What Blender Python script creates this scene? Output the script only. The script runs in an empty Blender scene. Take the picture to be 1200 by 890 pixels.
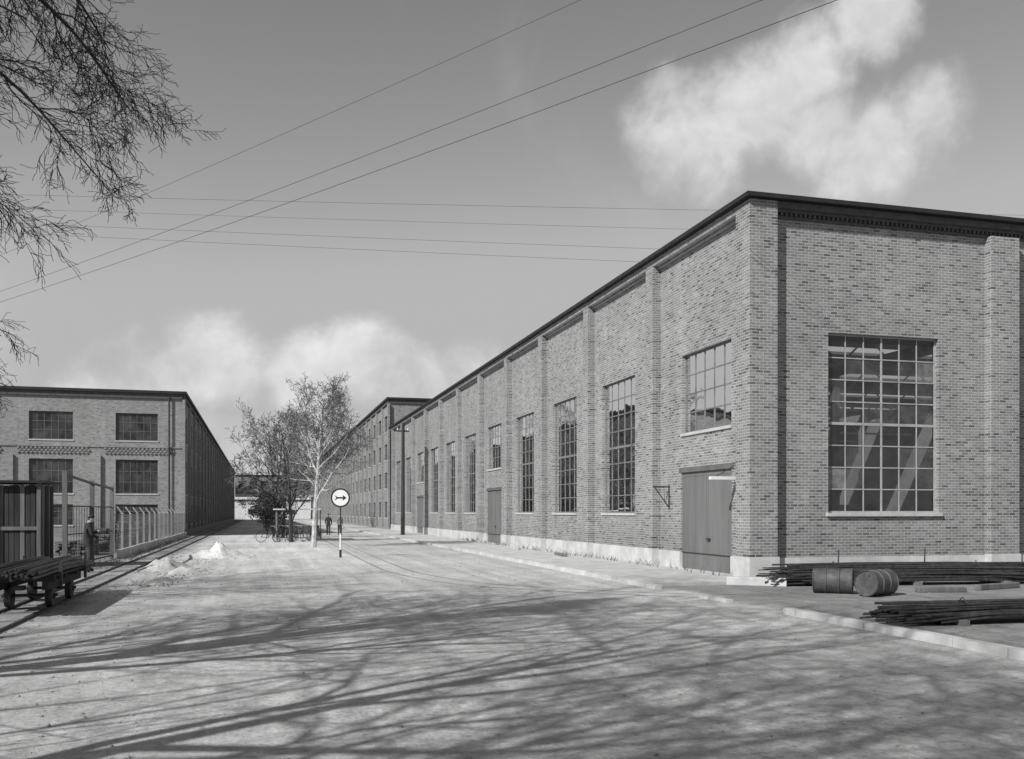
import bpy, math, random
from mathutils import Vector, Matrix, Quaternion
from mathutils import noise as nz
rad=math.radians
scene=bpy.context.scene
scene.view_settings.view_transform='Standard'
scene.view_settings.look='None'
scene.view_settings.exposure=0
COL=scene.collection

# ------------------------------------------------------------------ nodes / materials
def newmat(name):
    m=bpy.data.materials.new(name); m.use_nodes=True
    nt=m.node_tree
    for n in list(nt.nodes): nt.nodes.remove(n)
    out=nt.nodes.new('ShaderNodeOutputMaterial')
    return m,nt,out
def math_(nt,op,a,b=None,c=None,clamp=False):
    n=nt.nodes.new('ShaderNodeMath'); n.operation=op; n.use_clamp=clamp
    for i,v in enumerate((a,b,c)):
        if v is None: continue
        if isinstance(v,(int,float)): n.inputs[i].default_value=v
        else: nt.links.new(v,n.inputs[i])
    return n.outputs[0]
def maprange(nt,v,a,b,c,d,smooth=False):
    n=nt.nodes.new('ShaderNodeMapRange')
    if smooth: n.interpolation_type='SMOOTHSTEP'
    nt.links.new(v,n.inputs[0])
    for i,x in enumerate((a,b,c,d)): n.inputs[i+1].default_value=x
    return n.outputs[0]
def noise(nt,vec,scale,detail=4,rough=.55,dist=0):
    n=nt.nodes.new('ShaderNodeTexNoise'); n.inputs['Scale'].default_value=scale
    n.inputs['Detail'].default_value=detail; n.inputs['Roughness'].default_value=rough
    n.inputs['Distortion'].default_value=dist
    nt.links.new(vec,n.inputs['Vector']); return n.outputs['Fac']
def grey(nt,v):
    n=nt.nodes.new('ShaderNodeCombineColor')
    for i in range(3): nt.links.new(v,n.inputs[i])
    return n.outputs[0]
def finish(nt,out,val,rough=.85,bump=None,bstr=.3,bdist=.02,metal=0,spec=.3):
    b=nt.nodes.new('ShaderNodeBsdfPrincipled')
    if isinstance(val,(int,float)): b.inputs['Base Color'].default_value=(val,val,val,1)
    else: nt.links.new(grey(nt,val),b.inputs['Base Color'])
    b.inputs['Roughness'].default_value=rough
    b.inputs['Metallic'].default_value=metal
    b.inputs['Specular IOR Level'].default_value=spec
    if bump is not None:
        bp=nt.nodes.new('ShaderNodeBump'); bp.inputs['Strength'].default_value=bstr
        bp.inputs['Distance'].default_value=bdist
        nt.links.new(bump,bp.inputs['Height']); nt.links.new(bp.outputs[0],b.inputs['Normal'])
    nt.links.new(b.outputs[0],out.inputs[0])
    return b
def simple(name,val,var=.3,scale=3,rough=.8,metal=0,bstr=0,streak=False,spec=.25):
    m,nt,out=newmat(name)
    pos=nt.nodes.new('ShaderNodeNewGeometry').outputs['Position']
    v=pos
    if streak:
        mp=nt.nodes.new('ShaderNodeMapping'); mp.inputs['Scale'].default_value=(1,1,.12)
        nt.links.new(pos,mp.inputs[0]); v=mp.outputs[0]
    s=noise(nt,v,scale,4,.75)
    val_=math_(nt,'MULTIPLY',maprange(nt,s,.3,.7,1-var,1+var),val)
    finish(nt,out,val_,rough,s if bstr>0 else None,bstr,.01,metal,spec)
    return m
def flat(name,val):
    m,nt,out=newmat(name)
    ob=nt.nodes.new('ShaderNodeNewGeometry').outputs['Random Per Island']
    finish(nt,out,maprange(nt,ob,0,1,val*.7,val*1.3),.9,spec=.1); return m
def brickmat(name,lo,mid,hi,mortar,bump=True):
    m,nt,out=newmat(name)
    pos=nt.nodes.new('ShaderNodeNewGeometry').outputs['Position']
    sp=nt.nodes.new('ShaderNodeSeparateXYZ'); nt.links.new(pos,sp.inputs[0])
    u=math_(nt,'ADD',sp.outputs[0],sp.outputs[1])
    cb=nt.nodes.new('ShaderNodeCombineXYZ'); nt.links.new(u,cb.inputs[0]); nt.links.new(sp.outputs[2],cb.inputs[1])
    br=nt.nodes.new('ShaderNodeTexBrick')
    nt.links.new(cb.outputs[0],br.inputs['Vector'])
    br.inputs['Scale'].default_value=1
    br.inputs['Brick Width'].default_value=.235; br.inputs['Row Height'].default_value=.082
    br.inputs['Mortar Size'].default_value=.010; br.inputs['Mortar Smooth'].default_value=.2
    br.inputs['Bias'].default_value=0
    br.inputs['Color1'].default_value=(0,0,0,1); br.inputs['Color2'].default_value=(1,1,1,1)
    br.inputs['Mortar'].default_value=(.5,.5,.5,1)
    bw=nt.nodes.new('ShaderNodeRGBToBW'); nt.links.new(br.outputs['Color'],bw.inputs[0])
    r=nt.nodes.new('ShaderNodeValToRGB'); nt.links.new(bw.outputs[0],r.inputs[0])
    cr=r.color_ramp; cr.interpolation='LINEAR'
    cr.elements[0].position=0; cr.elements[0].color=(lo,)*3+(1,)
    cr.elements[1].position=1; cr.elements[1].color=(hi,)*3+(1,)
    e=cr.elements.new(.12); e.color=((lo+mid)*.5,)*3+(1,)
    e=cr.elements.new(.28); e.color=(mid*.93,)*3+(1,)
    e=cr.elements.new(.85); e.color=(mid*1.09,)*3+(1,)
    b2=nt.nodes.new('ShaderNodeRGBToBW'); nt.links.new(r.outputs[0],b2.inputs[0])
    fac=br.outputs['Fac']
    tone=math_(nt,'ADD',math_(nt,'MULTIPLY',b2.outputs[0],math_(nt,'SUBTRACT',1.0,fac)),math_(nt,'MULTIPLY',fac,mortar))
    n1=noise(nt,pos,.35,4,.65)
    f=maprange(nt,n1,.3,.7,.88,1.10)
    if bump:
        n2=noise(nt,pos,28,1,.6); f=math_(nt,'MULTIPLY',f,maprange(nt,n2,.3,.7,.84,1.15))
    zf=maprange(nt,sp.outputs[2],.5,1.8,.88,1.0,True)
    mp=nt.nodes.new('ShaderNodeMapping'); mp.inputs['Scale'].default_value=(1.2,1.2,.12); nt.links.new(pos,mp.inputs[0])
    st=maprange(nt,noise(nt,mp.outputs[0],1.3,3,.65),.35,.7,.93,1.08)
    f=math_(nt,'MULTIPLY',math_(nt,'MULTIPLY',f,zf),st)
    v=math_(nt,'MULTIPLY',tone,f)
    h=math_(nt,'SUBTRACT',0.0,fac)
    finish(nt,out,v,.9,h if bump else None,.5,.012,0,.2)
    return m
M={}
M['brick']=brickmat('brick_wall_mat',.085,.215,.30,.41)
M['brick2']=brickmat('brick_wall_far_mat',.11,.215,.29,.37,False)
M['concrete']=simple('concrete_mat',.48,.22,1.2)
M['sill']=simple('sill_mat',.45,.15,2)
M['roof']=simple('roof_metal_mat',.025,.3,1.5,.6)
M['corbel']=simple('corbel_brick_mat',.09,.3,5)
M['frame']=simple('window_frame_mat',.36,.2,2,.6)
M['frame_dark']=simple('window_frame_dark_mat',.17,.3,2,.6)
M['frame_far']=simple('window_frame_far_mat',.12,.3,2,.6)
M['door']=simple('door_paint_mat',.15,.22,1.4,.6,streak=True)
M['iron']=simple('rusty_iron_mat',.05,.45,6,.65)
M['rod']=simple('steel_rod_mat',.045,.55,8,.5)
M['drum']=simple('drum_paint_mat',.085,.5,4,.55,bstr=.2)
M['wood']=simple('old_wood_mat',.14,.4,3,.9,streak=True)
M['wood_dark']=simple('dark_wood_mat',.04,.5,3,.9,streak=True)
M['bark']=flat('bark_mat',.05)
M['birch']=simple('birch_bark_mat',.42,.5,5,.9)
M['twig']=flat('twig_mat',.13)
M['bud']=flat('bud_mat',.2)
M['leaf']=flat('leaf_mat',.05)
M['white']=simple('white_paint_mat',.74,.08,3,.6)
M['black']=simple('black_paint_mat',.025,.2,3,.6)
M['post']=simple('fence_post_mat',.38,.2,3)
M['mesh']=flat('wire_mesh_mat',.25)
M['rail']=simple('rail_steel_mat',.15,.4,5,.45)
M['wire']=flat('wire_mat',.12)
M['plaster']=simple('light_plaster_mat',.6,.1,1)
M['jacket']=simple('jacket_cloth_mat',.035,.4,9,.95)
M['trousers']=simple('trouser_cloth_mat',.05,.4,9,.95)
M['shirt']=simple('work_shirt_mat',.22,.3,9,.95)
M['skin']=simple('skin_mat',.36,.08,9,.6)
M['shoe']=simple('shoe_mat',.03,.2,9,.5)
M['interior']=simple('interior_paint_mat',.14,.3,.5)
M['stone']=flat('stone_mat',.27)
M['grass']=flat('dry_grass_mat',.14)

def glassmat(name,transp,dirt,dirtval,rough=.02):
    m,nt,out=newmat(name)
    pos=nt.nodes.new('ShaderNodeNewGeometry').outputs['Position']
    tr=nt.nodes.new('ShaderNodeBsdfTransparent'); tr.inputs[0].default_value=(transp,)*3+(1,)
    gl=nt.nodes.new('ShaderNodeBsdfGlossy'); gl.inputs['Roughness'].default_value=rough; gl.inputs[0].default_value=(.9,.9,.9,1)
    df=nt.nodes.new('ShaderNodeBsdfDiffuse'); df.inputs[0].default_value=(dirtval,)*3+(1,)
    n=noise(nt,pos,2.5,4,.7)
    mx=nt.nodes.new('ShaderNodeMixShader'); nt.links.new(maprange(nt,n,.3,.75,dirt*.3,dirt*1.5),mx.inputs[0])
    nt.links.new(tr.outputs[0],mx.inputs[1]); nt.links.new(df.outputs[0],mx.inputs[2])
    fr=nt.nodes.new('ShaderNodeFresnel'); fr.inputs[0].default_value=1.5
    bp=nt.nodes.new('ShaderNodeBump'); bp.inputs['Strength'].default_value=.15; bp.inputs['Distance'].default_value=.02
    nt.links.new(noise(nt,pos,1.6,1,.5),bp.inputs['Height']); nt.links.new(bp.outputs[0],gl.inputs['Normal'])
    m2=nt.nodes.new('ShaderNodeMixShader'); nt.links.new(fr.outputs[0],m2.inputs[0])
    nt.links.new(mx.outputs[0],m2.inputs[1]); nt.links.new(gl.outputs[0],m2.inputs[2])
    nt.links.new(m2.outputs[0],out.inputs[0]); return m
M['glass']=glassmat('glass_mat',.7,.10,.22)
M['glass_dusty']=glassmat('glass_dusty_mat',.5,.3,.20)
M['glass_grey']=glassmat('glass_whitened_mat',.4,.6,.28)
def farglass():
    m,nt,out=newmat('glass_far_mat')
    pos=nt.nodes.new('ShaderNodeNewGeometry').outputs['Position']
    finish(nt,out,maprange(nt,noise(nt,pos,.9,3,.7),.35,.7,.012,.08),.12,None,.15,.02,0,.5)
    return m
M['glass_far']=farglass()

def groundmat():
    m,nt,out=newmat('ground_gravel_mat')
    pos=nt.nodes.new('ShaderNodeNewGeometry').outputs['Position']
    sp=nt.nodes.new('ShaderNodeSeparateXYZ'); nt.links.new(pos,sp.inputs[0])
    X,Y=sp.outputs[0],sp.outputs[1]
    wob=math_(nt,'MULTIPLY',math_(nt,'SUBTRACT',noise(nt,pos,.35,4,.65),.5),3.2)
    Xw=math_(nt,'ADD',X,wob); Yw=math_(nt,'ADD',Y,math_(nt,'MULTIPLY',wob,2.0))
    big=noise(nt,pos,.16,4,.65); mid=noise(nt,pos,1.3,4,.7); fine=noise(nt,pos,11,5,.88)
    def ruts(ang,sx,sy,sc):
        mp=nt.nodes.new('ShaderNodeMapping'); mp.inputs['Scale'].default_value=(sx,sy,1); mp.inputs['Rotation'].default_value=(0,0,rad(ang)); nt.links.new(pos,mp.inputs[0])
        return noise(nt,mp.outputs[0],sc,4,.6,.25)
    tracks=ruts(4,1.6,.07,1.3); tr2=ruts(-38,1.9,.10,1.1)
    f=math_(nt,'MULTIPLY',maprange(nt,big,.3,.7,.80,1.16),maprange(nt,mid,.3,.7,.85,1.12))
    f=math_(nt,'MULTIPLY',f,maprange(nt,fine,.3,.7,.58,1.42))
    f=math_(nt,'MULTIPLY',f,maprange(nt,tracks,.35,.65,.87,1.09))
    f=math_(nt,'MULTIPLY',f,maprange(nt,tr2,.35,.65,.90,1.07))
    vo=nt.nodes.new('ShaderNodeTexVoronoi'); vo.inputs['Scale'].default_value=9; nt.links.new(pos,vo.inputs['Vector'])
    spk=maprange(nt,vo.outputs['Distance'],.10,.24,1,0,True)
    spk=math_(nt,'MULTIPLY',spk,maprange(nt,mid,.45,.6,0,1,True))
    f=math_(nt,'MULTIPLY',f,maprange(nt,spk,0,1,1,.62))
    base=.47
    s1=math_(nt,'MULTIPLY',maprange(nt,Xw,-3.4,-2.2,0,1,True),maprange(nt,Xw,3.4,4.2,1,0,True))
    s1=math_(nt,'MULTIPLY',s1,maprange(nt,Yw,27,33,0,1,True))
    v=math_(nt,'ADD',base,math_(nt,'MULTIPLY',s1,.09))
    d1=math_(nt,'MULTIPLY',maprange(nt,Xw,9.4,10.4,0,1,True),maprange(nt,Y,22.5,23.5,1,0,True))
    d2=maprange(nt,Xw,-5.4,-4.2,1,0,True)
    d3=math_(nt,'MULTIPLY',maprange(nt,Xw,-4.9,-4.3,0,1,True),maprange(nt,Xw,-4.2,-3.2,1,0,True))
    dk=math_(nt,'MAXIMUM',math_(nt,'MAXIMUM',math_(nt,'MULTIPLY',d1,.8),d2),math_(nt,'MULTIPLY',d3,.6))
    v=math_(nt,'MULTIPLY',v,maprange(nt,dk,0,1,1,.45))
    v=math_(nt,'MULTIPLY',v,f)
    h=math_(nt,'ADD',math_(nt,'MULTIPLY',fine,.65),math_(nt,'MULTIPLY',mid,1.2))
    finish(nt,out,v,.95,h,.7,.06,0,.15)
    return m
M['ground']=groundmat()
M['sidewalk']=simple('sidewalk_gravel_mat',.42,.25,1.5,.95,bstr=.5)

# ------------------------------------------------------------------ mesh builder
class MB:
    def __init__(s): s.v=[];s.f=[];s.mi=[];s.mats=[]
    def mat(s,k):
        m=M[k]
        if m not in s.mats: s.mats.append(m)
        return s.mats.index(m)
    def quad(s,a,b,c,d,k):
        i=len(s.v); s.v+= [tuple(a),tuple(b),tuple(c),tuple(d)]; s.f.append((i,i+1,i+2,i+3)); s.mi.append(s.mat(k))
    def box(s,x0,x1,y0,y1,z0,z1,k):
        i=len(s.v)
        s.v+=[(x0,y0,z0),(x1,y0,z0),(x1,y1,z0),(x0,y1,z0),(x0,y0,z1),(x1,y0,z1),(x1,y1,z1),(x0,y1,z1)]
        for f in ((0,3,2,1),(4,5,6,7),(0,1,5,4),(1,2,6,5),(2,3,7,6),(3,0,4,7)):
            s.f.append(tuple(i+j for j in f)); s.mi.append(s.mat(k))
    def tube(s,pts,rs,k,sides=6,cap=True):
        n=len(pts); i0=len(s.v); mi=s.mat(k)
        pts=[Vector(p) for p in pts]
        if isinstance(rs,(int,float)): rs=[rs]*n
        up=None
        for a in range(n):
            t=(pts[min(a+1,n-1)]-pts[max(a-1,0)])
            if t.length<1e-9: t=Vector((0,0,1))
            t.normalize()
            if up is None:
                up=Vector((0,0,1)) if abs(t.z)<.9 else Vector((1,0,0))
            e=up-t*up.dot(t)
            if e.length<1e-6: e=t.orthogonal()
            e.normalize(); up=e; g=t.cross(e)
            for j in range(sides):
                an=2*math.pi*j/sides
                q=pts[a]+(e*math.cos(an)+g*math.sin(an))*rs[a]
                s.v.append((q.x,q.y,q.z))
        for a in range(n-1):
            for j in range(sides):
                j2=(j+1)%sides
                s.f.append((i0+a*sides+j,i0+a*sides+j2,i0+(a+1)*sides+j2,i0+(a+1)*sides+j)); s.mi.append(mi)
        if cap and sides>3:
            s.f.append(tuple(i0+j for j in range(sides))[::-1]); s.mi.append(mi)
            s.f.append(tuple(i0+(n-1)*sides+j for j in range(sides))); s.mi.append(mi)
    def ob(s,name,parent=None,smooth=False,loc=None,rot=None):
        me=bpy.data.meshes.new(name); me.from_pydata(s.v,[],s.f)
        for m in s.mats: me.materials.append(m)
        me.polygons.foreach_set('material_index',s.mi)
        if smooth: me.polygons.foreach_set('use_smooth',[True]*len(s.f))
        me.update()
        o=bpy.data.objects.new(name,me); COL.objects.link(o)
        if parent: o.parent=parent
        if loc: o.location=loc
        if rot: o.rotation_euler=rot
        return o
def empty(name,loc=(0,0,0)):
    e=bpy.data.objects.new(name,None); e.location=loc; COL.objects.link(e); return e

def PT(ax,off,u,z,d,s=1):
    return (off+d*s,u,z) if ax=='x' else (u,off+d*s,z)
def pbox(mb,ax,off,u0,u1,z0,z1,d0,d1,k,s=1):
    a,b=sorted((off+d0*s,off+d1*s))
    if ax=='x': mb.box(a,b,u0,u1,z0,z1,k)
    else: mb.box(u0,u1,a,b,z0,z1,k)
def wall(mb,ax,off,u0,u1,z0,z1,holes,depth,k,s=1):
    us=sorted(set([u0,u1]+[h[0] for h in holes]+[h[1] for h in holes]))
    zs=sorted(set([z0,z1]+[h[2] for h in holes]+[h[3] for h in holes]))
    for a in range(len(us)-1):
        for b in range(len(zs)-1):
            uc=(us[a]+us[a+1])/2; zc=(zs[b]+zs[b+1])/2
            if any(h[0]<uc<h[1] and h[2]<zc<h[3] for h in holes): continue
            mb.quad(PT(ax,off,us[a],zs[b],0,s),PT(ax,off,us[a+1],zs[b],0,s),PT(ax,off,us[a+1],zs[b+1],0,s),PT(ax,off,us[a],zs[b+1],0,s),k)
    for h in holes:
        a,b,c,d=h
        for (p,q) in (((a,c),(b,c)),((b,c),(b,d)),((b,d),(a,d)),((a,d),(a,c))):
            mb.quad(PT(ax,off,p[0],p[1],0,s),PT(ax,off,q[0],q[1],0,s),PT(ax,off,q[0],q[1],depth,s),PT(ax,off,p[0],p[1],depth,s),k)
def window(fr,gl,ax,off,h,cols,rows,s,rng,kf='frame',near=True,bar=.018,heavy_row=None,heavy_col=None):
    a,b,c,d=h; o=.05; D0=.12
    pbox(fr,ax,off,a,a+o,c,d,D0,D0+.06,kf,s); pbox(fr,ax,off,b-o,b,c,d,D0,D0+.06,kf,s)
    pbox(fr,ax,off,a+o,b-o,c,c+o,D0,D0+.06,kf,s); pbox(fr,ax,off,a+o,b-o,d-o,d,D0,D0+.06,kf,s)
    w=(b-a-2*o)/cols; hh=(d-c-2*o)/rows
    for i in range(1,cols):
        t=bar*1.8 if (heavy_col and i in heavy_col) else bar
        pbox(fr,ax,off,a+o+i*w-t,a+o+i*w+t,c+o,d-o,D0+.012,D0+.045,kf,s)
    for j in range(1,rows):
        t=bar*2.4 if (heavy_row and j in heavy_row) else bar
        pbox(fr,ax,off,a+o,b-o,c+o+j*hh-t,c+o+j*hh+t,D0+.008,D0+.050,kf,s)
    if near:
        for i in range(cols):
            for j in range(rows):
                u0=a+o+i*w; u1=u0+w; z0=c+o+j*hh; z1=z0+hh
                e=[rng.uniform(-.0025,.0025) for _ in range(3)]
                dd=D0+.03
                r=rng.random(); k='glass' if r<.76 else ('glass_dusty' if r<.97 else 'glass_grey')
                gl.quad(PT(ax,off,u0,z0,dd+e[0],s),PT(ax,off,u1,z0,dd+e[1],s),PT(ax,off,u1,z1,dd+e[1]+e[2],s),PT(ax,off,u0,z1,dd+e[0]+e[2],s),k)
    else:
        gl.quad(PT(ax,off,a,c,D0+.03,s),PT(ax,off,b,c,D0+.03,s),PT(ax,off,b,d,D0+.03,s),PT(ax,off,a,d,D0+.03,s),'glass_far')

# ------------------------------------------------------------------ ground, sidewalk, kerbs
g=MB()
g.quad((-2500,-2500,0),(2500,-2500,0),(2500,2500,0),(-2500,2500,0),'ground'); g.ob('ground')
sw=MB()
sw.box(9.62,13.22,22.0,260,-.05,.08,'sidewalk')
sw.ob('sidewalk')
rng=random.Random(3)
kb=MB()
def kerbrun(y0,y1,h=.12):
    y=y0
    while y<y1-.2:
        l=min(1.0,y1-y); j=rng.uniform(-.012,.012)
        kb.box(9.42+j,9.60+j,y,y+l-.012,-.1,h+rng.uniform(-.012,.01),'concrete'); y+=l
kerbrun(-6,15.4); kerbrun(17.6,19.0,.07); kerbrun(21.2,23.0,.09); kerbrun(24.2,46); kerbrun(47.5,200)
kb.ob('kerb')

def catmull(P,n=8):
    out=[]
    P=[Vector(p) for p in P]; Q=[P[0]*2-P[1]]+P+[P[-1]*2-P[-2]]
    for i in range(1,len(Q)-2):
        for t in range(n):
            t=t/n
            a,b,c,d=Q[i-1],Q[i],Q[i+1],Q[i+2]
            out.append(.5*((2*b)+(c-a)*t+(2*a-5*b+4*c-d)*t*t+(3*b-a-3*c+d)*t**3))
    out.append(P[-1]); return out
def offsetpath(path,o):
    r=[]
    for i,p in enumerate(path):
        t=(path[min(i+1,len(path)-1)]-path[max(i-1,0)]).normalized()
        r.append(p+Vector((t.y,-t.x,0))*o)
    return r
def railstrip(mb,path,w,z0,z1,k):
    L=offsetpath(path,-w/2); R=offsetpath(path,w/2)
    for i in range(len(path)-1):
        a,b,c,d=L[i],R[i],R[i+1],L[i+1]
        mb.quad((a.x,a.y,z1),(b.x,b.y,z1),(c.x,c.y,z1),(d.x,d.y,z1),k)
        mb.quad((a.x,a.y,z0),(a.x,a.y,z1),(d.x,d.y,z1),(d.x,d.y,z0),k)
        mb.quad((b.x,b.y,z0),(c.x,c.y,z0),(c.x,c.y,z1),(b.x,b.y,z1),k)
rl=MB()
path=catmull([(4.6,200,0),(4.6,90,0),(4.5,56,0),(4.35,42,0),(4.3,34,0),(4.4,29,0),(5.3,24.3,0),(7.2,21.4,0),(9.6,19.2,0),(13,17.4,0),(18,16.4,0),(30,16,0)],10)
for o in (-.38,.38):
    railstrip(rl,offsetpath(path,o),.05,-.02,.006,'rail')
rl.ob('street_rail_track')
tr=MB()
p2=[Vector((-4.35,-10+i*5,0)) for i in range(50)]
for o in (-.38,.38): railstrip(tr,offsetpath(p2,o),.055,-.02,.045,'iron')
y=-10
while y<220:
    if rng.random()<.5: tr.box(-4.9+rng.uniform(-.1,.1),-3.8+rng.uniform(-.1,.1),y,y+.14,-.05,.010,'wood')
    y+=.75
tr.ob('rail_track')

st=MB()
def stone(mb,x,y,r,k='stone'):
    c=Vector((x,y,r*.12)); i=len(mb.v)
    vs=[(1,0,0),(0,1,0),(-1,0,0),(0,-1,0),(0,0,.6),(0,0,-.6),]
    for v in vs:
        q=c+Vector(v)*r*rng.uniform(.6,1.2); mb.v.append((q.x,q.y,q.z))
    for f in ((0,1,4),(1,2,4),(2,3,4),(3,0,4),(1,0,5),(2,1,5),(3,2,5),(0,3,5)):
        mb.f.append(tuple(i+j for j in f)); mb.mi.append(mb.mat(k))
for _ in range(2200):
    t=rng.random()**1.4
    y=5+45*t; x=rng.uniform(-.35*y-1,.95*y) if rng.random()<.45 else rng.gauss(-2.9,1.0)
    if x>12.5 and y>20: continue
    if abs(x-9.5)<.2: continue
    stone(st,x,y,rng.choice((.008,.010,.012,.015,.02,.03)) if y<25 else .035)
st.ob('gravel_stones')
def heap(name,cx,cy,rx,ry,h,k,seed):
    r_=random.Random(seed); mb=MB(); n=34; rings=12
    for a in range(rings+1):
        t=a/rings
        for j in range(n):
            an=2*math.pi*j/n
            wob=1+.3*nz.noise(Vector((math.cos(an)*1.3+seed,math.sin(an)*1.3,0)))
            x=cx+math.cos(an)*rx*t*wob; y=cy+math.sin(an)*ry*t*wob
            z=h*(math.cos(t*math.pi)*.5+.5)*(1+.7*nz.noise(Vector((x*2.2,y*2.2,seed)))+.3*nz.noise(Vector((x*6,y*6,seed))))-.015*t
            mb.v.append((x,y,z))
    for a in range(rings):
        for j in range(n):
            j2=(j+1)%n
            mb.f.append((a*n+j,a*n+j2,(a+1)*n+j2,(a+1)*n+j)); mb.mi.append(mb.mat(k))
    for _ in range(160):
        an=r_.uniform(0,6.28); t=r_.uniform(.2,1.3); stone(mb,cx+math.cos(an)*rx*t,cy+math.sin(an)*ry*t,r_.choice((.02,.03,.06)))
    return mb.ob(name,smooth=True)
heap('gravel_heap',-1.7,41,1.5,1.6,.42,'ground',2)
heap('gravel_heap',-3.1,33.5,.9,2.6,.28,'ground',5)
heap('gravel_heap',-2.3,31,.7,1.6,.16,'ground',9)
heap('gravel_heap',-2.7,27.0,.5,1.6,.12,'ground',8)
gr=MB(); rg=random.Random(15)
for _ in range(420):
    c=rg.random()
    if c<.4: x,y=rg.uniform(14,22),22.9-abs(rg.gauss(0,.25))
    elif c<.7: x,y=12.85-abs(rg.gauss(0,.12)),rg.uniform(24,60)
    else: x,y=-5.3+rg.gauss(0,.25),rg.uniform(33,70)
    for _b in range(5):
        a=rg.uniform(0,6.28); h_=rg.uniform(.05,.22); zb=.08 if (x<13 and x>9.6 and y>22) else 0
        gr.quad((x,y,zb),(x+.012,y,zb),(x+math.cos(a)*h_*.5+.006,y+math.sin(a)*h_*.5,zb+h_),(x+math.cos(a)*h_*.5,y+math.sin(a)*h_*.5,zb+h_),'grass')
gr.ob('dry_grass')

# ------------------------------------------------------------------ NEAR factory hall (right)
hall=empty('brick_factory_hall')
rng=random.Random(11)
W=MB(); F=MB(); G=MB(); T=MB()
bay=6.5; Y0=22.9; Y1=96.0; XF=13.0; REC=.28
LX=XF+REC; FY=Y0+REC; H=10.67
holes=[]; doors=[]
for k in range(11):
    a=Y0+k*bay; c=a+3.95
    if k in (0,4,8):
        cc=a+3.2 if k==0 else c
        hw=(cc-1.64,cc+1.64,4.45,6.98); dr=(cc-1.66,cc+1.72,.09,3.24)
        holes+= [hw]; doors.append(dr)
        window(F,G,'x',LX,hw,5,4,1,rng,'frame_dark')
        pbox(T,'x',LX,hw[0]-.05,hw[1]+.05,hw[2]-.09,hw[2]-.002,-.05,.12,'sill')
    else:
        hw=(c-1.67,c+1.67,1.87,6.95); holes.append(hw)
        window(F,G,'x',LX,hw,5,8,1,rng,'frame_dark',heavy_row=(4,),heavy_col=None)
        pbox(T,'x',LX,hw[0]-.05,hw[1]+.05,hw[2]-.09,hw[2]-.002,-.05,.12,'sill')
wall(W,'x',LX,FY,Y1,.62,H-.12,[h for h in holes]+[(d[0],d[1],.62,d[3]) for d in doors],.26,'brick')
ys=[Y0-.03]+[v for d in doors for v in (d[0],d[1])]+[Y1]
for i in range(0,len(ys),2):
    T.box(LX-.05,LX+.2,ys[i] if i else FY+.21,ys[i+1],0,.62,'concrete')
Dm=MB()
for d in doors:
    a,b,c,e=d; mid=(a+b)/2
    for (u0,u1) in ((a,mid-.008),(mid+.008,b)):
        pbox(Dm,'x',LX,u0,u1,c,e-.06,.06,.11,'door')
        for (p,q,r,s_) in ((u0,u1,c,c+.12),(u0,u1,e-.2,e-.06),(u0,u0+.1,c+.121,e-.201),(u1-.1,u1,c+.121,e-.201)):
            pbox(Dm,'x',LX,p,q,r,s_,.05,.058,'door')
    pbox(Dm,'x',LX,a-.12,b+.12,e-.058,e+.1,-.02,.2,'frame_far')
    pbox(Dm,'x',LX,mid-.28,mid-.08,1.05,1.1,-.02,.034,'iron')
    pbox(Dm,'x',LX,a,b,.0,.088,-.25,.26,'concrete')
Dm.ob('door',hall)
for k in range(1,12):
    a=Y0+k*bay+.35
    if a>Y1-1: break
    T.box(XF,LX-.002,a-.3,a+.3,.66,H-.36,'brick')
    T.box(XF-.04,LX-.052,a-.33,a+.33,0,.655,'concrete')
T.box(XF,XF+.85,Y0,Y0+.8,.66,H-.14,'brick')
T.box(XF-.04,XF+.89,Y0-.04,Y0+.84,0,.658,'concrete')
fh=[]; piers=[]
x=13.85
for k in range(5):
    c=x+3.65
    hw=(c-1.86,c+1.86,1.88,7.02); fh.append(hw)
    window(F,G,'y',FY,hw,6,8,1,rng,'frame',heavy_row=(4,),heavy_col=(3,),bar=.016)
    pbox(T,'y',FY,hw[0]-.08,hw[1]+.08,hw[2]-.1,hw[2]-.002,-.09,.12,'sill')
    piers.append(x+7.15); x+=8.15
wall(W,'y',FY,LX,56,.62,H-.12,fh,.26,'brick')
T.box(XF+.9,56,FY-.05,FY+.2,0,.62,'concrete')
for p in piers:
    T.box(p,p+1.0,Y0,FY-.002,.66,H-.55,'brick')
    T.box(p-.03,p+1.03,Y0-.04,FY-.052,0,.655,'concrete')
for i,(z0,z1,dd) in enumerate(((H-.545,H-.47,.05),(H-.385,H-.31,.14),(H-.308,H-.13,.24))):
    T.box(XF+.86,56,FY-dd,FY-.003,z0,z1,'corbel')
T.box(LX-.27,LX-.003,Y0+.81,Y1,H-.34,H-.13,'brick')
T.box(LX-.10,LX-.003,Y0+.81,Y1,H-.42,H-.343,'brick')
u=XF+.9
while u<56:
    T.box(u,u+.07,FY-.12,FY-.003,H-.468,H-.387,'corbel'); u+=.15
T.box(XF-.16,XF+1.2,Y0-.16,Y1,H-.12,H,'roof')
T.box(XF+1.2,56,Y0-.16,Y0+1.2,H-.12,H,'roof')
T.box(55.8,56,FY+.3,Y1,0,H-.14,'interior')
T.box(LX+.2,55.8,Y1-.3,Y1-.1,0,H-.14,'interior')
R=MB(); y=Y0+1.2
slots=[(y0,y0+2.0) for y0 in range(34,92,8)]
for (a,b) in slots:
    R.box(XF+1.2,56,y,a,H-.20,H-.05,'interior')
    R.box(XF+1.2,22,a,b,H-.20,H-.05,'interior')
    y=b
R.box(XF+1.2,56,y,Y1,H-.20,H-.05,'interior')
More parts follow.
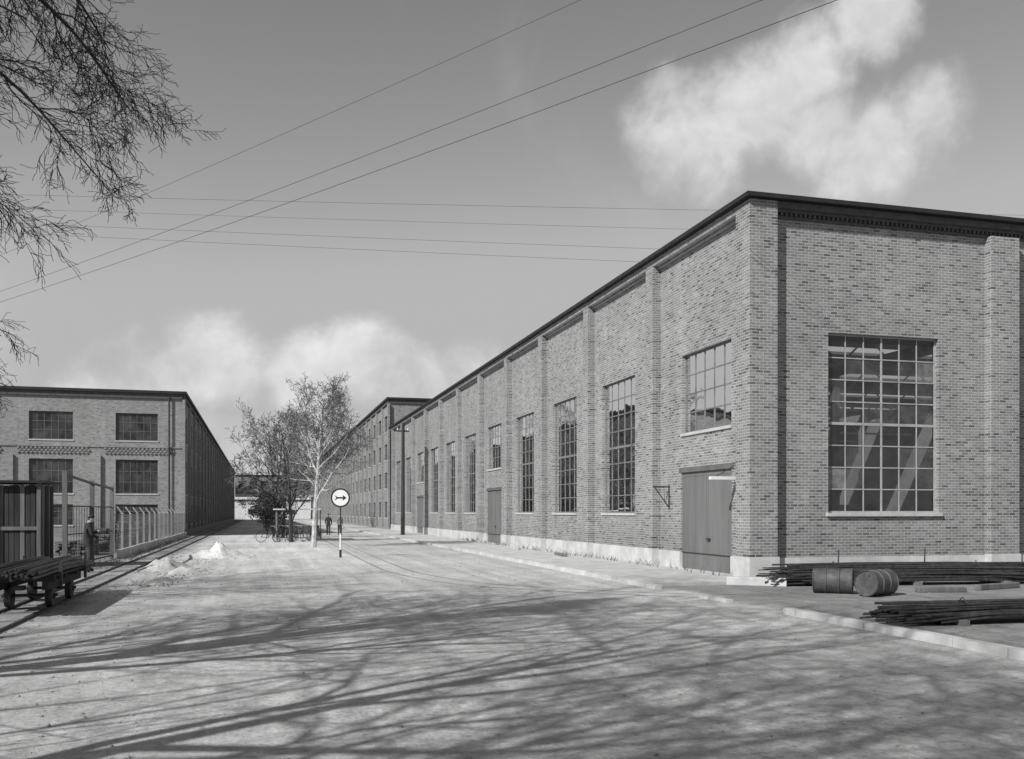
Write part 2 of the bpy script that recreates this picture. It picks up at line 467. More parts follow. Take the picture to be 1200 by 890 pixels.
for y in range(30,96,8):
    R.box(LX+.3,55.7,y-.08,y+.08,H-.45,H-.21,'frame')
    R.box(LX+.3,55.7,y-.06,y+.06,H-2.0,H-1.85,'frame')
    xx=LX+1; up=True
    while xx<54:
        R.tube([(xx,y,H-1.85 if up else H-.45),(xx+1.5,y,H-.45 if up else H-1.85)],.05,'frame',4); up=not up; xx+=1.5
    for xx in (26,39):
        R.box(xx-.15,xx+.15,y-.15,y+.15,0,H-2.0,'interior')
for xx in (20.5,32):
    R.box(xx-.1,xx+.1,FY+.6,90,6.9,7.25,'frame_dark')
rg=random.Random(77)
for i in range(26):
    x=rg.uniform(16,34); y=rg.uniform(27,60); w_=rg.uniform(.5,1.1)
    R.box(x-w_,x+w_,y-.5,y+.5,0.01,rg.uniform(.9,1.4),'iron'); R.box(x-w_*.3,x+w_*.4,y-.3,y+.3,1.4,rg.uniform(1.7,2.6),'frame_far')
R.ob('roof_structure',hall)
W.ob('walls',hall); F.ob('window_frames',hall); G.ob('window_glass',hall); T.ob('trim_and_pilasters',hall)
B=MB(); yb=28.7
B.tube([(LX-.02,yb,2.75),(LX-.6,yb,2.75)],.025,'iron'); B.tube([(LX-.02,yb,2.05),(LX-.55,yb,2.75)],.022,'iron')
B.tube([(LX-.02,yb+.45,2.75),(LX-.6,yb,2.75)],.02,'iron'); B.tube([(LX-.02,yb,2.0),(LX-.02,yb,2.8)],.03,'iron')
B.box(LX-.9,LX-.03,24.0,24.12,2.83,2.92,'white')
B.tube([(LX-.02,24.06,3.3),(LX-.7,24.06,2.92)],.012,'iron')
B.ob('wall_bracket',hall)

# ------------------------------------------------------------------ factories further back
def block(name,side,X,Ya,Yb,H,depthX,rows,bayw,winw,front_wins,frontcols,kb_='brick2',wc=(5,4)):
    e=empty(name); rng=random.Random(5); w=MB();f=MB();gl=MB();t=MB()
    hs=[]; a=Ya
    while a+bayw<=Yb+.01:
        c=a+bayw/2
        for (z0,z1) in rows:
            h=(c-winw/2,c+winw/2,z0,z1); hs.append(h)
            window(f,gl,'x',X,h,wc[0],wc[1],side,rng,'frame_far',near=False,bar=.022)
            pbox(t,'x',X,h[0]-.06,h[1]+.06,z0-.1,z0-.002,-.05,.1,'sill',side)
        pbox(t,'x',X,a-.3,a+.3,.5,H-.55,-.2,-.002,kb_,side)
        a+=bayw
    wall(w,'x',X,Ya,Yb,0,H-.12,hs,.25,kb_,side)
    hs=[]
    for c in front_wins:
        for (z0,z1) in rows:
            h=(c-winw/2,c+winw/2,z0,z1); hs.append(h)
            window(f,gl,'y',Ya,h,wc[0],wc[1],1,rng,'frame_far',near=False,bar=.022)
            pbox(t,'y',Ya,h[0]-.06,h[1]+.06,z0-.1,z0-.002,-.05,.1,'sill')
    xa,xb=sorted((X,X+side*depthX))
    wall(w,'y',Ya,xa,xb,0,H-.12,hs,.25,kb_,1)
    for (c) in frontcols:
        pbox(t,'y',Ya,c-.3,c+.3,.5,6.3 if side<0 else H-.55,-.2,-.002,kb_)
    t.box(xa-.3 ,xb+.3 ,Ya-.3,Yb,H-.12,H+.1,'roof')
    pbox(t,'x',X,Ya,Yb,H-.5,H-.125,-.14,-.001,'corbel',side)
    pbox(t,'y',Ya,xa+.01,xb-.01,H-.5,H-.125,-.14,-.003,'corbel')
    w.quad((X+side*depthX,Ya,0),(X+side*depthX,Yb,0),(X+side*depthX,Yb,H),(X+side*depthX,Ya,H),kb_)
    w.quad((xa,Yb,0),(xb,Yb,0),(xb,Yb,H),(xa,Yb,H),kb_)
    return e,w,f,gl,t
e,w,f,gl,t=block('brick_factory_tall',1,13.0,96.3,250,13.7,24,[(1.3,3.0),(4.4,6.1),(7.4,9.1),(10.4,12.1)],5.1,3.0,[],[])
for n_,m_ in (('walls',w),('window_frames',f),('window_glass',gl),('trim',t)): m_.ob(n_,e)
e,w,f,gl,t=block('brick_factory_left',-1,-5.9,78,236,11.35,48,[(.9,2.5),(3.35,6.0),(7.5,9.65)],6.1,3.1,[-9.3-6.15*i for i in range(7)],[-6.2]+[-12.2-6.15*i for i in range(6)],wc=(6,3))
for ci,xc in enumerate([-9.15-6.15*i for i in range(7)]):
    for zz in (6.45,6.62,6.79):
        u=xc-2.5+(.0 if zz!=6.62 else .15)
        while u<xc+2.5:
            t.box(u,u+.15,77.9,77.997,zz,zz+.12,'brick2'); u+=.3
t.box(-53.5,-5.95,77.92,77.996,6.96,7.04,'brick2')
t.tube([(-6.9,77.8,.2),(-6.9,77.8,11.0)],.07,'iron',8)
for n_,m_ in (('walls',w),('window_frames',f),('window_glass',gl),('trim',t)): m_.ob(n_,e)
e=empty('connecting_bridge'); b=MB()
wall(b,'y',238,-5.85,12.95,6.2,10.8,[(-5+2.6*i,-5+2.6*i+1.8,7.6,9.6) for i in range(7)],.25,'brick2')
for i in range(7): b.quad((-5+2.6*i,238.2,7.6),(-5+2.6*i+1.8,238.2,7.6),(-5+2.6*i+1.8,238.2,9.6),(-5+2.6*i,238.2,9.6),'glass_far')
b.box(-5.85,12.95,238.01,243,5.7,6.19,'concrete'); b.box(-5.85,12.95,237.8,243,10.81,11.1,'roof')
b.ob('bridge_body',e)
e=empty('plaster_gatehouse'); b=MB()
wall(b,'y',275,-7,14,0,5.2,[(-3.2,-1.2,1.2,2.8),(0,2.5,0,3.0),(4,6,1.2,2.8),(8,10,1.2,2.8)],.2,'plaster')
b.box(-7,14,275.21,275.3,0,5,'glass_far')
b.box(-7.4,14.4,274.7,283,5.2,5.5,'roof'); b.box(-7,14,276,282.5,0,5.19,'plaster')
b.ob('body',e)

# ------------------------------------------------------------------ trees
class TP: pass
def grow(tb,p,d,L,r,lvl,mx,rng,P,k='bark'):
    n=6 if lvl<=1 else (5 if lvl==2 else 4)
    pts=[p.copy()]; rs=[r]; ds=[d.copy()]
    for i in range(n):
        rv=Vector((rng.gauss(0,1),rng.gauss(0,1),rng.gauss(0,1)))*P.wig[min(lvl,len(P.wig)-1)]
        d=(d+rv+Vector((P.lean[0],P.lean[1],P.up[min(lvl,len(P.up)-1)]))).normalized()
        p=p+d*(L/n); pts.append(p.copy()); rs.append(max(r*(1-(i+1)/n*P.taper),P.rmin)); ds.append(d.copy())
    kk=k if r>P.thr else P.ktwig
    tb.tube(pts,rs,kk,7 if lvl==0 else (5 if lvl==1 else 3),cap=False)
    if lvl>=mx:
        if P.bud>0:
            for q in pts[1:]:
                if rng.random()<P.bud:
                    a=Vector((rng.uniform(-1,1),rng.uniform(-1,1),rng.uniform(-1,1))).normalized()*P.budsz; b=a.orthogonal().normalized()*P.budsz*.7
                    tb.quad(q-a,q-b,q+a,q+b,'bud')
        return
    kids=P.kids[min(lvl,len(P.kids)-1)]
    for j in range(kids):
        t=P.t0[min(lvl,len(P.t0)-1)]; t=t+(1-t)*(j+rng.random())/kids
        x=min(t*n,n-1e-4); i=int(x); fr_=x-i
        q=pts[i].lerp(pts[i+1],fr_); dd=ds[i+1]; rr=rs[i]*(1-fr_)+rs[i+1]*fr_
        a=rad(rng.uniform(*P.ang)); rv=Vector((rng.gauss(0,1),rng.gauss(0,1),rng.gauss(0,1)))
        pe=(rv-dd*rv.dot(dd)).normalized()
        nd=dd*math.cos(a)+pe*math.sin(a)
        sh=P.sh if lvl==0 else .35
        grow(tb,q,nd,L*rng.uniform(*P.lr)*(1-sh*t),max(rr*P.rr,P.rmin),lvl+1,mx,rng,P,k)
def params(**kw):
    P=TP(); P.wig=[.06,.12,.16,.2,.22]; P.lean=(0,0); P.up=[.05,.06,.05,.02,0]; P.taper=.72; P.rmin=.006; P.thr=.04; P.sh=.35
    P.ktwig='bark'; P.kids=[8,6,6,5,4]; P.t0=[.3,.25,.15,.1]; P.ang=(28,60); P.lr=(.5,.8); P.rr=.62; P.bud=0; P.budsz=.03
    for k,v in kw.items(): setattr(P,k,v)
    return P
def bigtree(pos,h,r,seed,mx=4,**kw):
    rng=random.Random(seed); tb=MB(); P=params(rmin=.010,kids=[8,6,5,4],lr=(.55,.85),rr=.7,**kw)
    grow(tb,Vector(pos),Vector((0,0,1)),h,r,0,mx,rng,P)
    tb.tube([(pos[0],pos[1],-.1),(pos[0],pos[1],.5)],[r*1.5,r*1.02],'bark',9,cap=False)
    return tb,rng,P
def limb(tb,pts,r,nk,rng,P,Lk=(1.0,2.1),t0=.35):
    path=catmull(pts,6); n=len(path)
    tb.tube(path,[max(r*(1-.9*i/(n-1)),.006) for i in range(n)],'bark',6,cap=False)
    for j in range(nk):
        t=t0+(1-t0)*(j+rng.random())/nk; i=min(int(t*(n-1)),n-2)
        dd=(path[i+1]-path[i]).normalized(); a=rad(rng.uniform(20,60)); rv=Vector((rng.gauss(0,1),rng.gauss(0,1),rng.gauss(0,1)-.3))
        pe=(rv-dd*rv.dot(dd)).normalized()
        grow(tb,path[i],dd*math.cos(a)+pe*math.sin(a),rng.uniform(*Lk)*(1.15-.5*t),max(r*(1-.9*t)*.5,.006),1,3,rng,P)
tb,rg,P=bigtree((-9.2,8.4,0),11.5,.26,21)
P2=params(rmin=.0036,kids=[9,9,8,4],lr=(.42,.66),up=[.0,-.08,-.12,-.12],wig=[.1,.2,.28,.3],ang=(22,65),t0=[.35,.12,.1],lean=(.06,.0),thr=.0,taper=.8)
B0=(-9.2,8.4)
for pts,r,nk in (
  ([(B0[0],B0[1],5),(-6.5,10.5,8.2),(-4.0,12,8.9),(-2.5,12.8,8.2),(-1.6,13,7.1)],.08,16),
  ([(B0[0],B0[1],5),(-6.5,10,7.0),(-4.2,11.8,7.7),(-3.0,12.5,7.2),(-2.0,12.9,6.2)],.07,16),
  ([(B0[0],B0[1],7),(-6,11,10),(-3.6,12.5,9.6),(-2.5,13,8.8),(-1.9,13.3,8.0)],.08,15),
  ([(B0[0],B0[1],6),(-6,10.6,8.6),(-4.2,11.6,8.5),(-3.2,12.1,7.9)],.06,14),
  ([(B0[0],B0[1],4),(-6.5,12,5.6),(-4.8,14.5,5.2),(-3.9,15.2,4.5)],.05,11),
  ([(B0[0],B0[1],4.5),(-6,11,6.5),(-4.2,12.4,6.6),(-3.3,13,5.8)],.055,11)):
    limb(tb,pts,r,nk,rg,P2)
tb.ob('bare_tree')
tb,rg,P=bigtree((-10.5,-.5,0),12.5,.3,33); tb.ob('bare_tree')
tb,rg,P=bigtree((-5.5,-3.5,0),12,.26,47); tb.ob('bare_tree')
tb,rg,P=bigtree((-7.5,3.8,0),12,.22,52); tb.ob('bare_tree')
tb,rg,P=bigtree((-1.5,-6.5,0),12.5,.26,61); tb.ob('bare_tree')
tb,rg,P=bigtree((-14.5,16.5,0),10.0,.22,58); tb.ob('bare_tree')
tb,rg,P=bigtree((-14,6.5,0),13.0,.26,66); tb.ob('bare_tree')

# birch in the street
tb=MB(); rg=random.Random(42)
P=params(rmin=.0085,kids=[20,9,6,4],lr=(.46,.64),up=[.02,.07,.05,-.02],ang=(38,64),t0=[.27,.12,.1],ktwig='twig',thr=.03,bud=.12,budsz=.025,taper=.8,wig=[.03,.1,.16,.2,.22],sh=.62)
grow(tb,Vector((2.8,51,0)),Vector((.04,0,1)),7.9,.15,0,4,rg,P,'birch'); tb.ob('birch_tree')
def street_tree(x,y,h,seed,k='bark',bud=.2,**kw):
    tb=MB(); rg=random.Random(seed)
    P=params(rmin=.012,kids=[12,7,5,4],lr=(.42,.62),up=[.03,.08,.05,.0],ang=(30,60),t0=[.18,.15,.1],ktwig='twig',thr=.03,bud=bud,budsz=.045,taper=.8)
    for a,v in kw.items(): setattr(P,a,v)
    grow(tb,Vector((x,y,0)),Vector((0,0,1)),h,.14,0,4,rg,P,k); return tb.ob('street_tree')
street_tree(1.9,60,6.3,71); street_tree(1.6,70,8,72); street_tree(1.3,84,9.0,73); street_tree(1.5,104,10,74)
def shrub(x,y,rx,ry,h,seed):
    rg=random.Random(seed); mb=MB()
    for _ in range(8): 
        a=rg.uniform(0,6.28); mb.tube([(x,y,0),(x+math.cos(a)*rx*.5,y+math.sin(a)*ry*.5,h*.7)],[.04,.015],'bark',3)
    cl=[(Vector((x+rg.gauss(0,.45)*rx,y+rg.gauss(0,.45)*ry,h*rg.uniform(.15,.85))),rg.uniform(.25,.5)) for _ in range(26)]
    for c,s in cl:
        for _ in range(110):
            q=c+Vector((rg.gauss(0,1),rg.gauss(0,1),rg.gauss(0,.8)))*s*.7
            if q.z<.05: continue
            a=Vector((rg.uniform(-1,1),rg.uniform(-1,1),rg.uniform(-1,1))).normalized()*.07; b=a.orthogonal().normalized()*.05
            mb.quad(q-a,q-b,q+a,q+b,'leaf')
    mb.ob('shrub')
shrub(1.0,70,1.2,2.5,3.6,1); shrub(.6,80,1.2,3,4.2,2); shrub(.6,96,1.3,4,4.6,3)

# ------------------------------------------------------------------ overhead wires
wi=MB()
def wire(a,b,r,sag):
    a=Vector(a);b=Vector(b); wi.tube([a.lerp(b,i/24)+Vector((0,0,-sag*(1-(2*i/24-1)**2))) for i in range(25)],r,'wire',4)
wire((-20.7,62.8,13.0),(19.8,4.3,13.3),.010,.45); wire((-20.3,63.1,12.75),(20.3,4.6,13.0),.010,.45)
wire((-18.6,56.4,13.5),(15.4,7.4,13.7),.008,.4)
for (z0,z1) in ((24.3,24.0),(23.3,22.6),(22.3,21.1),(21.6,20.1)):
    A=Vector((-15.8,71.6,z0)); Bv=Vector((29.4,61.4,z1)); wire(A.lerp(Bv,-.6),A.lerp(Bv,2.0),.010,.3)
wi.ob('overhead_wires')

# ------------------------------------------------------------------ utility pole
mb=MB(); px,py=11.0,73.7
mb.tube([(px,py,-.1),(px+.03,py,9.0)],[.17,.12],'bark',10)
mb.box(px-.5,px+.5,py-.05,py+.05,8.3,8.42,'bark')
for i in (-.42,.42): mb.tube([(px+i,py,8.42),(px+i,py,8.6)],[.04,.05],'white',6)
mb.ob('utility_pole')

# ------------------------------------------------------------------ traffic sign
sg=empty('traffic_sign',(3.27,39.5,0)); mb=MB()
mb.tube([(0,0,-.1),(0,0,1.0)],.035,'white',8); mb.tube([(0,0,1.001),(0,0,2.1)],.032,'iron',8); mb.tube([(0,0,-.05),(0,0,.32)],.05,'black',8)
mb.ob('post',sg)
mb=MB(); n=40; R0=.40
def disc(r,y,k):
    i=len(mb.v); mb.v.extend([(math.cos(6.28318*j/n)*r,y,2.5+math.sin(6.28318*j/n)*r) for j in range(n)]); mb.f.append(tuple(range(i,i+n))); mb.mi.append(mb.mat(k))
disc(R0,.0,'iron'); disc(R0,-.03,'black'); disc(R0-.065,-.036,'white')
for j in range(n):
    a=6.28318*j/n;b=6.28318*(j+1)/n
    mb.quad((math.cos(a)*R0,0,2.5+math.sin(a)*R0),(math.cos(b)*R0,0,2.5+math.sin(b)*R0),(math.cos(b)*R0,-.03,2.5+math.sin(b)*R0),(math.cos(a)*R0,-.03,2.5+math.sin(a)*R0),'black')
yy=-.042
def poly(ps,k):
    i=len(mb.v); mb.v.extend([(x,yy,2.5+z) for x,z in ps]); mb.f.append(tuple(range(i,i+len(ps)))); mb.mi.append(mb.mat(k))
poly([(-.12,-.032),(.12,-.032),(.12,.032),(-.12,.032)],'black')
poly([(.08,-.12),(.26,0),(.08,.12),(.119,0.0)],'black')
poly([(-.25,-.11),(-.121,-.034),(-.121,.034),(-.25,.11),(-.17,0)],'black')
mb.ob('sign_plate',sg,rot=(0,0,rad(-8)))

# ------------------------------------------------------------------ cart on the rails
ct=empty('rail_cart',(-4.35,21.0,0)); mb=MB()
L=1.7
for s_ in (-.42,.42): mb.box(s_-.05,s_+.05,-L,L,.42,.58,'wood_dark')
for y in (-L+.05,-.6,.6,L-.05): mb.box(-.6,.6,y-.06,y+.06,.581,.66,'wood_dark')
for i in range(6): mb.box(-.58+i*.195,-.58+i*.195+.18,-L,L,.661,.70,'wood_dark')
for y in (-.95,.95):
    mb.tube([(-.5,y,.27),(.5,y,.27)],.03,'iron',8)
    for s_ in (-.38,.38):
        mb.tube([(s_-.045,y,.25),(s_+.045,y,.25)],.205,'iron',22)
        sx=-.07 if s_>0 else .045; mb.tube([(s_+sx,y,.25),(s_+sx+.025,y,.25)],.235,'iron',22)
        mb.tube([(s_-.08,y,.25),(s_+.08,y,.25)],.05,'iron',10)
        mb.box(s_-.05,s_+.05,y-.12,y+.12,.30,.419,'iron')
for y in (-1.3,1.3):
    for s_ in (-.62,.6): mb.box(s_,s_+.05,y-.04,y+.04,.45,.95,'iron')
mb.box(-.1,.1,-L-.22,-L,.44,.52,'iron')
mb.ob('chassis',ct)
rg=random.Random(4); mb=MB()
for i in range(120):
    a=rg.uniform(-.52,.52); z=.73+abs(rg.gauss(0,.09))*(1-abs(a)*1.0); y0=rg.uniform(-3.0,-2.5); y1=rg.uniform(2.0,2.9)
    mb.tube([(a,y0,z+rg.uniform(-.04,.0)),(a+rg.uniform(-.03,.03),0,z),(a+rg.uniform(-.08,.08),y1,z-rg.uniform(0,.05))],rg.choice((.016,.022,.028)),'rod',6)
mb.ob('rod_load',ct)

# ------------------------------------------------------------------ rod stacks and drums on the right
def rodpile(name,cx,cy,ang,L,wd,hg,n,seed):
    e=empty(name,(cx,cy,0)); e.rotation_euler=(0,0,ang); rg=random.Random(seed); mb=MB()
    for x in (-L*.36,0,L*.36): mb.box(x-.07,x+.07,-wd/2-.15,wd/2+.15,0,.10,'wood')
    for i in range(n):
        y=rg.uniform(-wd/2,wd/2); zt=hg*(1-(2*y/wd)**2*.75); z=.12+rg.random()**.8*zt
        o=rg.uniform(-.6,.6); r=rg.choice((.012,.016,.022)); w1=rg.uniform(-.05,.05)
        mb.tube([(-L/2+o,y+rg.uniform(-.16,.16),max(.06,z-rg.uniform(0,.14))),(-L/5,y+w1,z),(L/5,y+rg.uniform(-.06,.06),z),(L/2+o*.6,y+rg.uniform(-.16,.16),max(.06,z-rg.uniform(0,.14)))],r,'rod',6)
    for x in (-L*.3,L*.28):
        mb.tube([(x,-wd*.53,.1),(x,-wd*.4,hg*.75),(x,0,hg+.17),(x,wd*.4,hg*.75),(x,wd*.53,.1)],.012,'iron',4)
    mb.ob('rods',e); return e
rodpile('steel_rod_stack',16.5,20.9,rad(-8),6.9,.85,.45,190,1)
rodpile('steel_rod_stack',13.4,13.3,rad(-5),5.6,.8,.26,130,2)
mb=MB()
for x in (14.8,17.5): mb.tube([(x,21.5,0),(x+.02,21.5,.9)],.02,'iron',6)
mb.ob('iron_stakes')
def drum(cx,cy,ang,seed):
    prof=[(0,.285),(.02,.30),(.04,.285),(.26,.28),(.275,.30),(.30,.30),(.315,.28),(.55,.28),(.565,.30),(.59,.30),(.605,.28),(.84,.285),(.86,.30),(.88,.285)]
    mb=MB(); n=32; prof2=[(0.03,0.001),(.03,.27)]+prof+[(.85,.27),(.85,.001)]
    for (a,r) in prof2:
        for j in range(n):
            t=6.28318*j/n; rr=r*(1+ .03*nz.noise(Vector((a*3+seed,math.cos(t)*1.2,math.sin(t)*1.2))))
            mb.v.append((a-.44,math.cos(t)*rr,math.sin(t)*rr))
    for a in range(len(prof2)-1):
        for j in range(n):
            j2=(j+1)%n; mb.f.append((a*n+j,a*n+j2,(a+1)*n+j2,(a+1)*n+j)); mb.mi.append(mb.mat('drum'))
    mb.tube([(-.415,.16,.1),(-.395,.16,.1)],.035,'iron',8); mb.tube([(.40,.16,.1),(.43,.16,.1)],.035,'iron',8)
    mb.ob('steel_drum',loc=(cx,cy,.30),rot=(rad(seed*40),0,ang))
drum(12.95,19.0,rad(-38),1); drum(13.5,18.15,rad(22),2)
def slab(name,cx,cy,ang,l,w_,h_,k,tilt=0,z=0):
    mb=MB(); mb.box(-l/2,l/2,-w_/2,w_/2,0,h_,k); o=mb.ob(name,loc=(cx,cy,z),rot=(tilt,0,ang))
    bv=o.modifiers.new('b','BEVEL'); bv.width=.02; bv.segments=2
slab('concrete_slab',12.4,21.5,rad(-35),1.5,.35,.22,'concrete')
slab('timber_beam',15.6,18.6,rad(-10),1.2,.2,.12,'wood'); slab('timber_beam',17.6,19.0,rad(15),1.6,.18,.14,'wood')
slab('timber_beam',12.2,44.5,rad(80),2.2,.25,.2,'concrete',z=.075)
slab('timber_beam',12.1,36.8,rad(85),1.8,.15,.12,'wood',z=.075)

# ------------------------------------------------------------------ plank shed, gate, fence (left)
sh=empty('plank_shed'); mb=MB(); rg=random.Random(6)
XE=-7.05
x=-16.0
while x<XE:
    w_=.16; dz=rg.uniform(-.02,.02); mb.box(x,x+w_-.02,34+rg.uniform(-.012,.012),34.04,.1,2.8+dz,rg.choice(('wood_dark','wood_dark','wood_dark','wood'))); x+=w_
y=34.1
while y<36.0:
    mb.box(XE-.03,XE+.01+rg.uniform(-.01,.01),y,y+.14,.1,2.8,rg.choice(('wood_dark','wood_dark','wood'))); y+=.16
for x in (-12.6,-9.6,-8.4,-7.15): mb.box(x,x+.12,33.9,33.985,0,2.86,'wood')
mb.box(-16,XE-.1,34.05,36,.0,2.75,'black')
mb.box(-16.2,XE+.2,33.75,36.2,2.87,2.95,'roof')
mb.box(-16,XE-.1,33.93,33.98,1.3,1.42,'wood')
mb.ob('planks_and_roof',sh)
gt=empty('yard_gate'); mb=MB()
Ps=[Vector((-6.2,33.4,0)),Vector((-5.92,36.8,0)),Vector((-5.78,40.5,0))]; hs_=[3.25,3.05,2.95]
for p,h in zip(Ps,hs_):
    mb.box(p.x-.07,p.x+.07,p.y-.07,p.y+.07,-.1,h,'wood')
def bar(a,b,za,zb,r,k): mb.tube([(a.x,a.y,za),(b.x,b.y,zb)],r,k,5)
for i in range(2):
    a,b=Ps[i],Ps[i+1]; ha,hb=hs_[i]-.1,hs_[i+1]-.1
    bar(a,b,ha,hb,.05,'wood'); bar(a,b,.15,.15,.03,'iron'); bar(a,b,1.15,1.15,.02,'iron'); bar(a,b,2.1,2.1,.025,'iron')
    for j in range(1,10):
        q=a.lerp(b,j/10); mb.tube([(q.x,q.y,.15),(q.x,q.y,2.1)],.007,'iron',4)
mb.ob('gate_frame',gt)
fn=empty('wire_mesh_fence'); mb=MB(); y=40.9; X_=-5.78
while y<78:
    mb.box(X_-.05,X_+.05,y-.05,y+.05,0,1.85,'post'); mb.tube([(X_,y,1.85),(X_-.22,y,2.15)],.035,'post',5)
    y+=2.6
for zz,xo in ((.25,0),(1.05,0),(1.8,0),(1.98,-.1),(2.13,-.21)): mb.tube([(X_+.06+xo,40.6,zz),(X_+.06+xo,77.6,zz)],.009,'mesh',4)
y=40.7
while y<77.5:
    for s_ in (-1,1):
        mb.tube([(X_+.055,y,.22 if s_>0 else 1.8),(X_+.055,y+1.58,1.8 if s_>0 else .22)],.0045,'mesh',3,cap=False)
    y+=.2
mb.ob('posts_and_mesh',fn)
mb=MB()
for i in range(18): mb.box(-5.62,-5.5,40.7+i*2.0,40.7+i*2.0+1.95,0,.35+rng.uniform(-.02,.02),'concrete')
mb.ob('low_concrete_edging')
mb=MB(); rg=random.Random(8)
for i in range(9):
    y=44+i*3.2
    zt=rg.uniform(.4,1.3); z=0; x0=-9.5+rg.uniform(-1,1)
    while z<zt:
        xx=x0
        while xx<-7.2: mb.box(xx,xx+.19,y+rg.uniform(-.1,.1),y+2.2+rg.uniform(-.1,.1),z,z+.10,'wood' if rg.random()<.6 else 'wood_dark'); xx+=.21
        z+=.13
mb.ob('timber_stacks')

# ------------------------------------------------------------------ bicycle shelter with bicycles
sh=empty('bicycle_shelter'); mb=MB()
mb.box(.9,4.1,62.9,66.8,2.05,2.13,'plaster')
for x in (1.1,3.9):
    for y in (63.1,66.6): mb.tube([(x,y,0),(x,y,2.05)],.04,'wood',6)
mb.box(1.0,4.0,63.6,63.66,.45,.5,'iron')
mb.ob('roof_and_posts',sh)
def bicycle(x,y,ang):
    e=empty('bicycle',(x,y,0)); e.rotation_euler=(rad(0),0,ang); mb=MB()
    for c in (-.52,.52):
        mb.tube([(c+math.cos(t*math.pi/12)*.33,0,.34+math.sin(t*math.pi/12)*.33) for t in range(25)],.018,'black',5)
        for t in range(10):
            a=t*math.pi/5; mb.tube([(c,0,.34),(c+math.cos(a)*.33,0,.34+math.sin(a)*.33)],.004,'mesh',3)
    bb=(-.08,0,.30); seat=(-.22,0,.82); hd=(.33,0,.88); rear=(-.52,0,.34); fr=(.52,0,.34); hl=(.36,0,.75)
    for a,b in ((bb,seat),(seat,hd),(bb,hl),(rear,bb),(rear,seat),(hd,fr)): mb.tube([a,b],.018,'black',6)
    mb.tube([(-.22,0,.82),(-.24,0,.93)],.015,'mesh',5); mb.tube([(-.38,0,.95),(-.25,0,.95),(-.1,0,.95)],[.09,.06,.02],'black',6)
    mb.tube([(.33,0,.88),(.32,0,1.0)],.015,'mesh',5); mb.tube([(.15,-.25,1.0),(.30,-.2,1.02),(.34,0,1.0),(.30,.2,1.02),(.15,.25,1.0)],.014,'mesh',5)
    mb.tube([(-.08,-.12,.14),(-.08,-.08,.14),(-.08,.08,.46),(-.08,.12,.46)],.012,'mesh',4)
    mb.ob('frame_and_wheels',e)
for i in range(6): bicycle(1.2+i*.52,62.9+rng.uniform(-.1,.1),rad(80+rng.uniform(-8,8)))
for i in range(3): bicycle(.6+i*.9,60.6+i*.2,rad(10+20*i))

